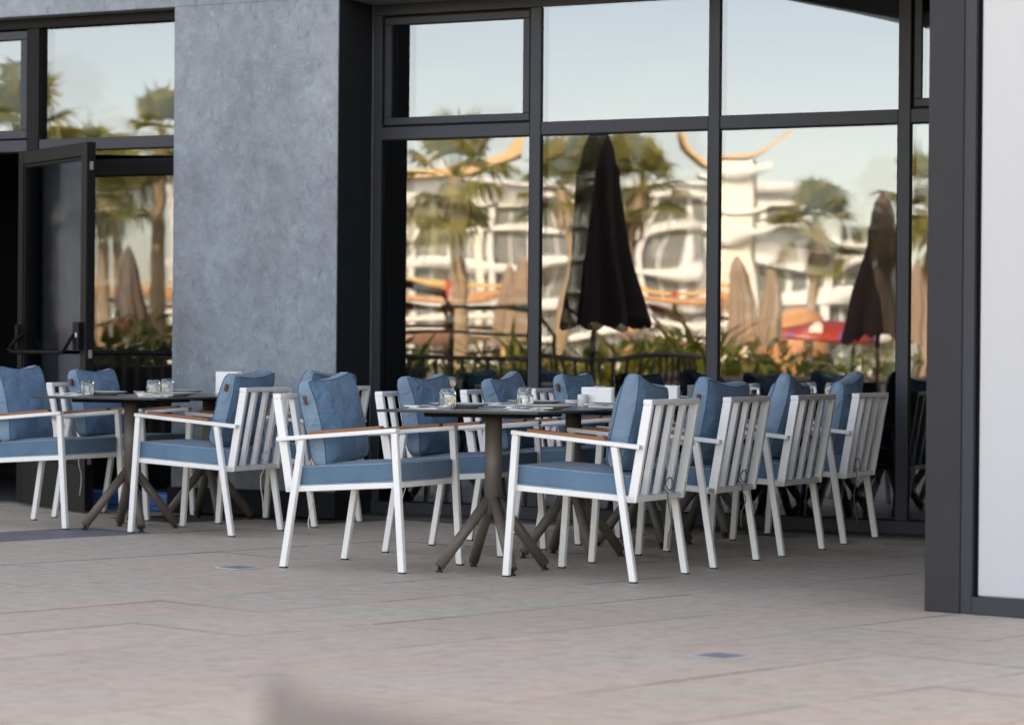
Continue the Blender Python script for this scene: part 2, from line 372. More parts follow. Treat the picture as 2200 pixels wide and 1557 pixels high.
bpart('interior_floor', [(-12.8, 8.8, -10.8, .28, -.02, .012)], 'interior_floor', bevel=0)
bpart('interior_ceiling', [(-12.8, 8.8, -10.8, -.12, 3.10, 3.128)], 'interior_dark', bevel=0)
bpart('interior_partition', [(-12.8, 8.8, -2.6, -2.5, .012, 3.1)], 'interior_dark', bevel=0)

def pane_mesh(name, u0, u1, z0, z1, w, mat, seed, amp=1.0, tilt=0.0, tiltz=0.0, nu=24, nz=84):
    """a slightly wavy sheet of glass: far reflections ripple as in real float glass"""
    r = random.Random(seed); ws = []
    for _ in range(12):
        fz = r.uniform(.7, 6.5); fu = r.uniform(-1.3, 1.3)
        ws.append((fu, fz, r.uniform(0, 6.28), r.gauss(0, 1) / (fz ** 1.8 + fu * fu + .6)))
    um, zm = (u0 + u1) / 2, (z0 + z1) / 2
    def h(u, z):
        s = sum(a * math.sin(2 * math.pi * (fu * u + fz * z) + ph) for fu, fz, ph, a in ws)
        return amp * .00027 * s + tilt * (u - um) + tiltz * (z - zm)
    mb = MB(); vs = []; fs = []
    for j in range(nz + 1):
        for i in range(nu + 1):
            u = u0 + (u1 - u0) * i / nu; z = z0 + (z1 - z0) * j / nz; vs.append((u, -(w + h(u, z)), z))
    for j in range(nz):
        for i in range(nu): k = j * (nu + 1) + i; fs.append((k, k + 1, k + nu + 2, k + nu + 1))
    mb.add(vs, fs, 0, True)
    return mb.mesh(name, mat)
def pane(parent, u0, u1, z0, z1, w, seed, amp=1.0, tilt=.013, inner=True, mat='pane_glass'):
    o = link('pane', pane_mesh('pane', u0, u1, z0, z1, w, mat, seed, amp), parent)
    if inner: link('inner_pane', pane_mesh('inner_pane', u0, u1, z0, z1, w - .03, 'inner_glass', seed + 77, amp, tilt, tilt * .25), parent)
def frame_boxes(u0, u1, z0, z1, t, w0, w1):
    return [(u0, u1, w0, w1, z1 - t, z1), (u0, u1, w0, w1, z0, z0 + t), (u0, u0 + t, w0, w1, z0 + t, z1 - t), (u1 - t, u1, w0, w1, z0 + t, z1 - t)]

# main glazed wall
ML = [(-.413, -.340), (.736, .808), (1.880, 1.952), (3.024, 3.096)]
UE = 4.3
mw = bpart('glazed_wall', [(-1.490, UE, -.07, .035, 3.065, 3.131), (-1.490, UE, -.07, .045, .013, .085), (-1.489, -1.432, -.068, .033, .085, 3.065)], 'anthracite', bevel=.003)
for a, b in ML: bpart('mullion', [(a, b, -.09, .040, .086, 3.064)], 'anthracite', mw, .004)
cells = [(-1.432, ML[0][0])] + [(ML[i][1], ML[i + 1][0]) for i in range(3)] + [(ML[3][1], UE)]
for i, (a, b) in enumerate(cells):
    bpart('transom', [(a, b, -.085, .036, 2.302, 2.380)], 'anthracite', mw, .004)
    sash = i in (0, 3)
    bpart('gap_gasket', frame_boxes(a, b, .0855, 2.3015, .007, -.02, .029), 'black_metal', mw, 0)  # black strip, the shadow gap beside the frame put into its colour
    pane(mw, a, b, .086, 2.301, .022, 11 + i, (.5, .75, .75, .8, .8)[i], (.012, .009, -.011, .012, .01)[i])
    if sash:
        sb = bpart('sash', frame_boxes(a + .012, b - .012, 2.392, 3.052, .046, -.05, .022), 'anthracite', mw, .004)
        pane(mw, a + .06, b - .06, 2.44, 3.0, .010, 31 + i, .5, .01)
        bpart('gap_gasket', frame_boxes(a, b, 2.381, 3.064, .013, -.05, .004), 'black_metal', mw, 0)  # same black strip, shadow gap around the sash put into its colour
    else:
        pane(mw, a, b, 2.381, 3.064, .022, 31 + i, .5, .01)

# left glazing with the doorway, plane w = .30
WL = .30
lw = bpart('door_screen', [(-5.15, -2.60, WL - .07, WL + .035, 3.068, 3.131), (-3.888, -3.795, WL - .09, WL + .038, .013, 3.067), (-5.149, -5.06, WL - .09, WL + .038, .013, 3.067)], 'door_dark', bevel=.003)
bpart('transom', [(-3.794, -2.60, WL - .085, WL + .034, 2.275, 2.352)], 'anthracite', lw, .004)
bpart('transom', [(-5.059, -3.889, WL - .085, WL + .034, 2.275, 2.352)], 'anthracite', lw, .004)
pane(lw, -3.794, -2.60, 2.353, 3.067, WL - .01, 51, .8)
bpart('sash', frame_boxes(-5.045, -3.90, 2.362, 3.058, .055, WL - .05, WL + .022), 'anthracite', lw, .004)
pane(lw, -4.99, -3.955, 2.41, 3.0, WL - .008, 52, .8)
pane(lw, -3.794, -2.60, .012, 2.274, WL - .01, 54, .8)
bpart('black_bar', [(-3.794, -2.60, WL - .005, WL + .05, 2.105, 2.210)], 'black_metal', lw, .004)  # black bar across the glass below the transom
bpart('kick_rail', [(-3.794, -2.60, WL - .05, WL + .03, .013, .10)], 'black_metal', lw, .004)
pb = MB(); pb.tube([L(-3.75, WL + .07, .985), L(-2.64, WL + .07, .985)], .016, 10); pb.box(L(-3.76, WL + .09, .93), L(-3.70, WL, 1.05)); put('push_bar', pb, 'black_metal', lw)

# open door leaf, hinged on the mullion
leaf_e = put('door', (lambda m: [m.box((0, -.03, .015), (.075, .03, 2.27)), m.box((1.0, -.03, .015), (1.085, .03, 2.27)), m.box((.076, -.028, 2.185), (.999, .028, 2.268)), m.box((.076, -.028, .015), (.999, .028, .30)),][0])(MB()), 'door_dark', bld, .004)
leaf_e.location = (-3.90, -(WL + .06), 0); leaf_e.rotation_euler = (0, 0, -R(30.5)); leaf_e['label'] = 'open dark-framed glass door leaf with a push bar'
dp = MB(); dp.box((.076, -.006, .301), (.999, .006, 2.184)); put('pane', dp, 'door_glass', leaf_e)
gb = MB()
for (x0, x1, z0, z1) in ((.076, .999, 2.165, 2.184), (.076, .999, .301, .318), (.076, .094, .318, 2.165), (.981, .999, .318, 2.165)): gb.box((x0, -.02, z0), (x1, .02, z1))
put('glazing_bead', gb, 'black_metal', leaf_e, .002)
hb = MB(); hb.tube([(.10, -.03, 1.10), (.08, -.075, 1.06), (.06, -.11, 1.00), (.14, -.115, .985), (.84, -.115, .985), (.93, -.11, .99), (.965, -.075, 1.07), (.99, -.035, 1.13)], .013, 10)
hb.box((.955, -.06, 1.0), (1.045, -.0305, 1.17)); hb.box((.03, -.06, 1.0), (.075, -.0305, 1.16)); put('push_bar', hb, 'black_metal', leaf_e, .003)
lk = MB(); lk.box((1.0, -.0635, 1.075), (1.03, -.0605, 1.105)); put('lock_plate', lk, 'steel', leaf_e)
for z in (.3, .95, 2.1): put('edge_plate', MB().box((1.0855, -.012, z), (1.088, .012, z + .05)), 'grate', leaf_e)

# ------------------------------------------------------------------ corner kiosk on the right
KA = R(-38)
kio = thing('corner_kiosk', 'dark metal corner column with white wall panel at the right edge', 'kiosk', (1.632, 10.454, 0), KA)
def kpart(name, boxes, mat, bevel=.003):
    mb = MB()
    for b in boxes: mb.box(*b)
    return put(name, mb, mat, kio, bevel)
kpart('column', [((0, 0, 0), (.154, .16, 3.18))], 'anthracite_warm', .004)
kpart('cover_strip', [((.1545, .006, 0), (.204, .15, 3.18))], 'anthracite', .003)
kpart('gap_gasket', [((.2045, .03, .07), (.222, .12, 3.18))], 'black_metal', 0)
kpart('bottom_rail', [((.205, .004, 0), (2.6, .10, .069))], 'anthracite', .003)
kpart('wall_panel', [((.222, .022, .070), (2.6, .09, 3.18))], 'white_panel', .006)
kpart('side_wall', [((0.02, .161, 0), (.15, 3.2, 3.18))], 'anthracite', 0)
kpart('back_wall', [((.15, 3.1, 0), (2.6, 3.2, 3.18))], 'anthracite', 0)
can = thing('canopy', 'dark grey-green canopy edge mirrored at the top of the right window', 'canopy', (OX, OY, 0), TH)
cp = MB(); z0, z1 = 3.20, 3.36
pts = [(.60, .52), (1.28, 4.0), (5.6, 4.0), (5.6, .52)]
cp.add([L(u, w, z0) for u, w in pts] + [L(u, w, z1) for u, w in pts], [(0, 1, 2, 3), (7, 6, 5, 4), (0, 4, 5, 1), (1, 5, 6, 2), (2, 6, 7, 3), (3, 7, 4, 0)])
put('roof_slab', cp, 'canopy_under', can)
bm_ = MB()
for w in (1.4, 2.6, 3.8): ubox(bm_, 1.5, 5.5, w, w + .08, 3.10, 3.199)
put('roof_beam', bm_, 'anthracite', can, .004)

# ------------------------------------------------------------------ chairs
def chair_meshes():
    P = []
    WM = 'white_metal'; YL = .284
    def leg(s, rear):
        m = MB()
        a, b = ((-.313, -.217) if rear else (.313, .270)), (.594 if rear else .636)
        m.bar((a[0], s * YL, .006), (a[1], s * YL, b), .031, .028, (0, 1, 0), True)
        return m.mesh('leg', WM, .0025)
    def foot(s, x):
        m = MB(); m.box((x - .015, s * YL - .0135, 0), (x + .015, s * YL + .0135, .0062)); return m.mesh('foot_pad', 'foot_black')
    for s in (1, -1):
        P.append(('leg', leg(s, False), [('foot_pad', foot(s, .313))])); P.append(('leg', leg(s, True), [('foot_pad', foot(s, -.313))]))
        za = lambda x: .647 - .0846 * (.27 - x)
        ar = MB(); ar.bar((-.345, s * .287, za(-.345)), (.2865, s * .287, za(.2865)), .020, .042, (0, 1, 0))
        tk = MB(); tk.bar((-.175, s * .287, za(-.175) + .0178), (.205, s * .287, za(.205) + .0178), .0150, .0415, (0, 1, 0))
        P.append(('armrest', ar.mesh('armrest', WM, .003), [('armrest_strip', tk.mesh('armrest_strip', 'teak', .003))]))
        up = MB(); up.bar((-.292, s * .2555, .350), (-.366, s * .2555, .780), .042, .026, (0, 1, 0), True)
        P.append(('upright', up.mesh('upright', WM, .0025), []))
    fr = MB()
    for s in (1, -1): fr.bar((-.312, s * .2555, .363), (.281, s * .2555, .400), .027, .026, (0, 1, 0))
    fr.box((.262, -.242, .387), (.288, .242, .413)); fr.box((-.311, -.242, .351), (-.274, .242, .377)); fr.box((-.03, -.242, .368), (0, .242, .390))
    P.append(('seat_frame', fr.mesh('seat_frame', WM, .0025), []))
    tr = MB(); tr.box((-.3875, -.2690, .7805), (-.3445, .2690, .8040)); P.append(('top_rail', tr.mesh('top_rail', WM, .003), []))
    for y in (-.128, 0, .128):
        sl = MB(); sl.bar((-.290, y, .378), (-.364, y, .780), .028, .030, (0, 1, 0), True); P.append(('slat', sl.mesh('slat', WM, .002), []))
    # seat cushion
    bm = bmesh.new(); bmesh.ops.create_cube(bm, size=1)
    for v in bm.verts: v.co = Vector((v.co.x * .565 + .005, v.co.y * .508, v.co.z * .088 + .459))
    bmesh.ops.bevel(bm, geom=list(bm.edges), offset=.016, segments=4, affect='EDGES', profile=.6)
    bmesh.ops.subdivide_edges(bm, edges=[e for e in bm.edges if e.calc_length() > .2], cuts=9, use_grid_fill=True)
    for v in bm.verts:
        q = max(0, 1 - (v.co.x / .29) ** 2) * max(0, 1 - (v.co.y / .26) ** 2)
        v.co.z += (.016 if v.co.z > .46 else -.0) * q
        v.co += noise.noise_vector(v.co * 7) * .0022
        v.co.z += .0625 * (v.co.x - .29)
    for f in bm.faces: f.smooth = True
    me = bpy.data.meshes.new('seat_cushion'); bm.to_mesh(me); bm.free(); me.materials.append(MATS['seat_fabric'])
    sm = MB()
    for z in (.418, .500):
        pts = []; hx, hy = .277, .249
        for cx, cy, a0 in ((hx, hy, 0), (-hx, hy, 90), (-hx, -hy, 180), (hx, -hy, 270)):
            for k in range(4):
                a = R(a0 + 30 * k); pts.append((.005 + cx + .008 * math.cos(a) - (.003 if cx > 0 else -.003), cy + .008 * math.sin(a) - (.003 if cy > 0 else -.003), z + .0625 * (cx - .285)))
        pts.append(pts[0]); sm.tube(pts, .0017, 6, False)
    P.append(('seat_cushion', me, [('piping', sm.mesh('piping', 'stitch'))]))
    return P
CH = chair_meshes()
def cord_mesh(seed, mat):
    r = random.Random(seed); y = r.uniform(-.14, .14); m = MB()
    pts = [(-.292, y, .40), (-.319, y + .004, .380), (-.318, y + .006, .345)]
    ln = r.uniform(.16, .26); dx = r.uniform(-.03, .03)
    for k in range(1, 8): t = k / 7; pts.append((-.318 + dx * t * t + .01 * math.sin(5 * t + seed), y + .006 + r.uniform(-.005, .005) + .015 * math.sin(3 * t + seed), .345 - ln * t))
    m.tube(pts, .0028, 6)
    loop = [(-.303 - .02 * math.sin(math.pi * k / 10), y - .02 + .02 * math.cos(2 * math.pi * k / 10) , .42 + .03 * math.sin(2 * math.pi * k / 10)) for k in range(11)]
    m.tube(loop, .0028, 6)
    return m.mesh('tie_cord', mat)

def pillow_meshes(seed):
    W, Hh, G = .475, .415, .047; n = 26; rr = random.Random(seed); off = Vector((seed * 3.1, seed * 1.7, 0)); cav = rr.uniform(.10, .16); skew = rr.uniform(-.022, .022); sway = rr.uniform(-.03, .03)
    def outline(a, b):
        ea = 1 - .050 * (1 - a * a); eb = 1 - .085 * (1 - b * b) if True else 1
        y = a * W / 2 * (1 - .055 * (1 - b * b)) ; z = b * Hh / 2 * (1 - (cav if b > 0 else .03) * (1 - a * a))
        rc = max(0, abs(a * b) - .80) * .30; y *= 1 - rc; z *= 1 - rc
        z += skew * a * (b + 1) * .5; y += sway * (b + 1) ** 2 * .25
        return y, z
    def half(a, b):
        c = abs(a * b) ** 3
        wr = noise.noise(Vector((a * 2.2, b * 2.2, 0)) + off) * .016 + noise.noise(Vector((a * 5 + b * 2, b * 5, 3)) + off) * .007 * (abs(a) + abs(b)) + .004 * math.sin(14 * (abs(a) - abs(b))) * max(0, abs(a * b) - .25)
        return G * (1 - .38 * c) + .046 * (1 - abs(a) ** 3) * (1 - abs(b) ** 3) * (1.15 - .3 * b) + wr * (1 - max(abs(a), abs(b)) ** 8)
    body = MB(); vs = []; fs = []
    for side in (1, -1):
        for j in range(n + 1):
            for i in range(n + 1):
                a, b = 2 * i / n - 1, 2 * j / n - 1; y, z = outline(a, b); vs.append((side * half(a, b) * (1 if side > 0 else .8), y, z))
        o = (n + 1) ** 2 * (0 if side > 0 else 1)
        for j in range(n):
            for i in range(n):
                k = o + j * (n + 1) + i; q = (k, k + 1, k + n + 2, k + n + 1); fs.append(q if side > 0 else q[::-1])
    body.add(vs, fs, 0, True)
    ring = [(-1 + 2 * i / n, -1) for i in range(n)] + [(1, -1 + 2 * i / n) for i in range(n)] + [(1 - 2 * i / n, 1) for i in range(n)] + [(-1, 1 - 2 * i / n) for i in range(n)]
    gv = []; gf = []; M_ = 5; NR = len(ring)
    for t in range(M_ + 1):
        s = 1 - 2 * t / M_
        for (a, b) in ring:
            y, z = outline(a, b); h = half(a, b); x = s * h if s > 0 else s * h * .8
            bul = .010 * (1 - s * s) + .004 * noise.noise(Vector((y * 30, z * 30, s * 2)) + off) * (1 - s * s)
            ln = math.hypot(y, z); edge = Vector((a if abs(a) == 1 else 0, b if abs(b) == 1 else 0)); edge.normalize()
            gv.append((x, y + edge.x * bul, z + edge.y * bul))
    for t in range(M_):
        for i in range(NR):
            gf.append((t * NR + i, (t + 1) * NR + i, (t + 1) * NR + (i + 1) % NR, t * NR + (i + 1) % NR))
    body.add(gv, gf, 1, True)
    me = body.mesh('cushion_cover', ['denim', 'denim_light'])
    bmm = bmesh.new(); bmm.from_mesh(me); bmesh.ops.recalc_face_normals(bmm, faces=bmm.faces); bmm.to_mesh(me); bmm.free()
    sm = MB()
    for side in (1, -1):
        pts = []
        for (a, b) in ring + [ring[0]]:
            y, z = outline(a, b); pts.append((side * half(a, b) * (1 if side > 0 else .8) * 1.0, y * 1.004, z * 1.004))
        sm.tube(pts, .0018, 5, False)
    tg = MB(); tg.box((-.006, W / 2 * .965, .095), (.010, W / 2 * .965 + .022, .135))
    tg2 = MB(); tg2.box((-.006, -W / 2 * .965 - .022, .095), (.010, -W / 2 * .965, .135))
    return me, sm.mesh('seam', 'seam_blue'), tg.mesh('leather_tab', 'leather_tag'), tg2.mesh('leather_tab', 'leather_tag')
PIL = [pillow_meshes(s) for s in (1, 2, 3, 4, 5, 6)]

CHAIRS = [  # x, y, heading, where (label text), cord, tag side, cushion words
 (.391, 12.006, 152.9, 'white metal armchair nearest the camera, seen from behind, right of the front table', 'cord_dark', 0, 'blue denim cushion on the nearest white armchair with its slatted back to us'),
 (.796, 12.824, 154.1, 'second white armchair from the camera in the right-hand row of slatted backs', 'cord_dark', -1, 'blue cushion with brown tab on the second chair of the right-hand row'),
 (1.203, 13.593, 152.8, 'third white armchair in the right-hand row of slatted backs', None, 0, 'blue cushion on the third chair of the right-hand row of slatted backs'),
 (1.607, 14.490, 155.3, 'last white armchair of the right-hand row, closest to the dark corner column', 'cord_dark', 0, 'blue cushion on the last chair of the right-hand row, by the glass'),
 (-.644, 12.397, -26.3, 'white armchair in front of the pillar facing right, its blue cushion fully in view', 'cord_white', 1, 'large blue denim cushion in full view on the armchair left of the front table'),
 (-.227, 13.405, -22.4, 'white armchair behind the front table, second on its left side', 'cord_white', 1, 'blue cushion behind the front table, just right of the dark window reveal'),
 (.185, 14.280, -24.0, 'white armchair third on the left side of the right-hand tables', None, 1, 'blue cushion behind the tumblers in the middle of the front tables'),
 (.560, 15.080, -24.5, 'white armchair by the glass, last on the left side of the right-hand tables', None, 1, 'blue cushion by the window below the large mirrored parasol'),
 (-2.638, 15.166, -25.8, 'white armchair cut off by the left edge of the photo', None, 0, 'big blue cushion cut off by the left edge, in front of the open door'),
 (-2.321, 15.943, -21.5, 'white armchair behind the left table, in front of the glass door', 'cord_white', 1, 'blue cushion behind the left table and its single tumbler'),
 (-1.682, 14.676, 157.3, 'white armchair right of the left table, slatted back in front of the pillar', 'cord_white', -1, 'blue cushion with brown tab in front of the plaster pillar, right of the left table'),
 (-1.291, 15.485, 156.6, 'white armchair half hidden at the foot of the pillar corner', None, 0, 'blue cushion half hidden behind the large one at the pillar corner'),
]
for i, (x, y, a, lab, cord, tg, clab) in enumerate(CHAIRS):
    t = thing('armchair', lab, 'chair', (x, y, 0), R(a), 'white armchairs with blue cushions')
    for nm, me, subs in CH:
        o = link(nm, me, t)
        for sn, sme in subs: link(sn, sme, o)
    if cord: link('tie_cord', cord_mesh(i + 3, cord), t)
    r = random.Random(i + 20)
    cover, seam, tb, tb2 = PIL[(i * 5 + i // 6) % 6]
    base = Matrix.Translation((x, y, 0)) @ Matrix.Rotation(R(a), 4, 'Z')
    yaw = r.uniform(-7, 7); lean = -12 + r.uniform(-4, 2)
    if i == 8: yaw, lean = 8, -13
    M = base @ Matrix.Translation((-.212, r.uniform(-.012, .012), .684)) @ Matrix.Rotation(R(yaw), 4, 'Z') @ Matrix.Rotation(R(lean), 4, 'Y') @ Matrix.Rotation(R(r.uniform(-5, 5)), 4, 'X')
    if i == 8: M = M @ Matrix.Scale(1.1, 4)
    p = link('cushion', None); p.matrix_world = M
    tag(p, clab, 'cushion', 'blue back cushions on the armchairs')
    c = link('cover', cover, p); link('seam', seam, c)
    if tg: link('leather_tab', tb2 if tg > 0 else tb, p)

# ------------------------------------------------------------------ tables
def table_meshes():
    P = []
    m = MB(); m.box((-.4, -.4, .731), (.4, .4, .743)); tp = m.mesh('table_top', ['table_top', 'table_edge'], .002)
    for p in tp.polygons: p.material_index = 0 if p.normal.z > .9 else 1
    P.append(('table_top', tp, []))
    P.append(('under_plate', MB().box((-.24, -.24, .710), (.24, .24, .7305)).mesh('under_plate', 'black_metal', .004), []))
    P.append(('column', MB().tube([(0, 0, .262), (0, 0, .7095)], .0395, 24).mesh('column', 'taupe_metal'), []))
    for sx, sy in ((1, 1), (1, -1), (-1, 1), (-1, -1)):
        lg = MB().tube([(sx * .012, sy * .012, .335), (sx * .183, sy * .183, .026)], .0245, 16).mesh('leg', 'taupe_metal')
        ft = MB().tube([(sx * .183, sy * .183, 0), (sx * .183, sy * .183, .008), (sx * .182, sy * .182, .009), (sx * .182, sy * .182, .030)], [.017, .017, .009, .009], 12).mesh('foot_glide', 'foot_black')
        P.append(('leg', lg, [('foot_glide', ft)]))
    return P
TB = table_meshes()
TABLES = [(-.082, 12.20, -24.5, 'front', 'the front table'), (.305, 13.08, -24.5, 'second', 'the second table from the camera'),
          (.700, 13.93, -25.5, 'third', 'the third table of the row'), (1.095, 14.77, -26, 'window', 'the table against the window glass'),
          (-2.130, 14.86, -23.5, 'left', 'the left table by the open door'), (-1.790, 15.70, -24.0, 'pillar', 'the table at the plaster pillar')]
TLAB = ['dark square table on splayed taupe legs nearest the camera', 'dark square table behind the front one, with the white napkin box',
        'dark square table third in the row, between the slatted chairs', 'dark square table last in the row, against the window glass',
        'dark square table on splayed legs at the far left, before the open door', 'dark square table half hidden in front of the plaster pillar']
plate_me = MB().lathe([(.075, 0), (.085, .004), (.118, .014), (.140, .0215), (.142, .0235), (.138, .0245), (.112, .0175), (.09, .011), (.0, .0105)], 40).mesh('plate', 'plate_top')
def tumbler_mesh():
    def rm(t, z): return 1 + (.030 * abs(math.cos(9 * t)) if .006 < z < .074 else 0)
    out = [(.0375, 0), (.0382, .004), (.0385, .03), (.0385, .06), (.0375, .075), (.034, .086), (.028, .0905), (.0, .0915)]
    inn = [(0, .078), (.026, .077), (.0315, .070), (.0335, .055), (.0340, .03), (.0345, .002), (.0355, 0)]
    m = MB(); n = 54; prof = out[::-1] + inn[::-1]; prof = [(0.0, .0915)] + [(.028, .0905), (.034, .086), (.0375, .075), (.0385, .06), (.0385, .03), (.0382, .004), (.0372, .0), (.0352, .0), (.0345, .004), (.0340, .03), (.0335, .055), (.0315, .068), (.026, .075), (0.0, .076)]
    vs = []; fs = []
    for k, (r_, z) in enumerate(prof):
        for i in range(n):
            t = 2 * math.pi * i / n; q = r_ * (rm(t, z) if k < 8 else 1); vs.append((q * math.cos(t), q * math.sin(t), z))
    for k in range(len(prof) - 1):
        for i in range(n): fs.append((k * n + i, (k + 1) * n + i, (k + 1) * n + (i + 1) % n, k * n + (i + 1) % n))
    m.add(vs, fs, 0, True)
    me = m.mesh('tumbler', 'tumbler_glass'); bm = bmesh.new(); bm.from_mesh(me); bmesh.ops.remove_doubles(bm, verts=bm.verts, dist=1e-5); bmesh.ops.recalc_face_normals(bm, faces=bm.faces); bm.to_mesh(me); bm.free()
    return me
tumb_me = tumbler_mesh()
def outline_solid(pts, z0, z1, zf=None):
    n = len(pts); f = zf or (lambda x, y: 0)
    m = MB(); m.add([(x, y, z0 + f(x, y)) for x, y in pts] + [(x, y, z1 + f(x, y)) for x, y in pts],
                    [tuple(range(n))[::-1], tuple(range(n, 2 * n))] + [(i, (i + 1) % n, n + (i + 1) % n, n + i) for i in range(n)])
    return m
zc = lambda x, y: .006 * math.cos(x * 22) - .003
fork_me = outline_solid([(-.10, -.005), (-.02, -.0035), (.04, -.0035), (.055, -.012), (.10, -.012), (.10, -.008), (.065, -.008), (.065, -.003), (.10, -.003), (.10, .003), (.065, .003), (.065, .008), (.10, .008), (.10, .012), (.055, .012), (.04, .0035), (-.02, .0035), (-.10, .005)], .004, .0065, zc).mesh('fork', 'steel')
knife_me = outline_solid([(-.11, -.006), (0, -.006), (.01, -.009), (.09, -.009), (.11, .003), (.11, .006), (0, .006), (-.11, .006)], .003, .0055).mesh('knife', 'steel')
def napkin_mesh():
    m = MB(); n = 10; vs = []; fs = []
    for top in (1, 0):
        for j in range(n + 1):
            for i in range(n + 1):
                x = -.085 + .17 * i / n; y = -.05 + .10 * j / n
                vs.append((x, y, (.004 + .006 * (.5 + .5 * math.sin(i * .9 + j * .5)) * (1 - j / n * .5)) if top else 0))
    for j in range(n):
        for i in range(n):
            k = j * (n + 1) + i; fs.append((k, k + 1, k + n + 2, k + n + 1)); o = (n + 1) ** 2; fs.append((o + k, o + k + n + 1, o + k + n + 2, o + k + 1))
    o = (n + 1) ** 2; rim = [i for i in range(n)] + [i * (n + 1) + n for i in range(n)] + [n * (n + 1) + n - i for i in range(n)] + [(n - i) * (n + 1) for i in range(n)]
    for q in range(len(rim)): a, b = rim[q], rim[(q + 1) % len(rim)]; fs.append((a, o + a, o + b, b))
    m.add(vs, fs, 0, True); return m.mesh('napkin', 'napkin')
nap_me = napkin_mesh()
for i, (x, y, a, key, where) in enumerate(TABLES):
    t = thing('table', TLAB[i], 'table', (x, y, 0), R(a), 'square pedestal tables')
    for nm, me, subs in TB:
        o = link(nm, me, t)
        for sn, sme in subs: link(sn, sme, o)
    r = random.Random(i * 7 + 2); base = Matrix.Translation((x, y, .7435)) @ Matrix.Rotation(R(a), 4, 'Z')
    def on(name, me, px, py, rz, lab, cat, grp, dz=0):
        o = link(name, me); o.matrix_world = base @ Matrix.Translation((px, py, dz)) @ Matrix.Rotation(R(rz), 4, 'Z'); return tag(o, lab, cat, grp)
    for s, sd in ((-1, 'left'), (1, 'right')):
        jx, jy = r.uniform(-.015, .015), r.uniform(-.03, .03)
        on('plate', plate_me, s * .225 + jx, .06 + jy, 0, 'white dinner plate on the %s side of %s' % (sd, where), 'plate', 'plates on the tables')
        gx, gy = (s * .20, -.13) if s < 0 else (.06 + r.uniform(-.02, .02), .10)
        if i == 0 and s > 0: gx, gy = .08, .17
        on('tumbler', tumb_me, gx + jx, gy + jy, r.uniform(0, 40), 'upturned ribbed glass tumbler on the %s side of %s' % (sd, where), 'tumbler', 'upturned tumblers on the tables')
        on('napkin', nap_me, s * .25 + jx, -.215 + jy if s < 0 else -.16 + jy, s * 8 + r.uniform(-8, 8), 'folded grey-white napkin on the %s side of %s' % (sd, where), 'napkin', 'napkins on the tables')
        on('knife', knife_me, s * .25, -.205 + jy if s < 0 else -.145 + jy, 12 + r.uniform(-10, 10), 'table knife lying on the %s napkin of %s' % (sd, where), 'knife', 'cutlery on the tables', .0095)
        on('fork', fork_me, s * .23, -.235 + jy if s < 0 else -.19 + jy, -14 + r.uniform(-10, 10), 'fork lying on the %s napkin of %s' % (sd, where), 'fork', 'cutlery on the tables', .0095)
    def box_thing(px, py, w, d, h, rz, mat, lab):
        k = thing('napkin_box', lab, 'napkin box', (0, 0, 0), 0, 'napkin boxes on the tables'); k.matrix_world = base @ Matrix.Translation((px, py, 0)) @ Matrix.Rotation(R(rz), 4, 'Z')
        b = MB(); t_ = .004
        b.box((-w / 2, -d / 2, 0), (w / 2, d / 2, .006)); b.box((-w / 2, -d / 2, .006), (w / 2, -d / 2 + t_, h)); b.box((-w / 2, d / 2 - t_, .006), (w / 2, d / 2, h)); b.box((-w / 2, -d / 2 + t_, .006), (-w / 2 + t_, d / 2 - t_, h * .8))
        put('holder', b, mat, k, .001)
        for q in range(6):
            n_ = MB(); yy = -d / 2 + .008 + q * (d - .016) / 6; n_.box((-w / 2 + .006, yy, .007), (w / 2 + .004 - .002 * (q % 3), yy + .0045, h - .004 + .004 * (q % 2))); put('card', n_, 'paper_white', k)
    if key == 'second':
        box_thing(.13, .0, .155, .05, .095, 4, 'paper_white', 'white napkin box beside a tumbler on the second table')
        cu = MB().lathe([(.022, 0), (.026, .003), (.027, .055), (.025, .06), (.023, .058), (.022, .01), (0, .009)], 24); o = put('cup', cu, 'plate_top'); o.matrix_world = base @ Matrix.Translation((.075, -.06, 0)); tag(o, 'small white cup in front of the white napkin box', 'cup')
    if key == 'third':
        box_thing(.10, .03, .15, .05, .095, 4, 'paper_white', 'white napkin box on the third table, above the slatted chairs'); box_thing(.27, .06, .09, .06, .10, 4, 'grey_box', 'dark grey box beside the white napkin box on the third table')
    if key == 'pillar':
        box_thing(.12, .02, .15, .055, .135, -6, 'paper_white', 'white menu box in front of the plaster pillar')

# ------------------------------------------------------------------ floor drains, blue step, foreground chair
for (x, y, lab) in ((.703, 8.800, 'square metal floor drain in the foreground on the right'), (-1.253, 12.23, 'small square floor drain left of the cushion armchair')):
    t = thing('floor_drain', lab, 'drain', (x, y, 0), R(46.5), 'square floor drains')
    s = .078
    put('dark_plate', MB().box((-s + .009, -s + .009, .0015), (s - .009, s - .009, .0025)), 'grate_shade', t)  # shallow plate, the pit's shade is put into its dark colour
    b = MB(); b.box((-s, -s, .0012), (s, -s + .009, .006)); b.box((-s, s - .009, .0012), (s, s, .006)); b.box((-s, -s + .009, .0012), (-s + .009, s - .009, .006)); b.box((s - .009, -s + .009, .0012), (s, s - .009, .006)); put('frame', b, 'grate_frame', t, .001)
    for k in range(8): yy = -s + .016 + k * .0185; put('bar', MB().box((-s + .009, yy, .002), (s - .009, yy + .009, .0055)), 'grate', t, .001)
bs = thing('blue_step', 'low bright blue plastic step on the floor beside the glass door', 'step', (OX, OY, 0), TH)
b = MB(); ubox(b, -3.38, -2.68, WL + .06, WL + .17, .03, .115); put('tread', b, 'blue_plastic', bs, .015, 3)
b = MB(); ubox(b, -3.36, -2.70, WL + .075, WL + .155, .0, .03); put('base', b, 'blue_plastic', bs, .004)

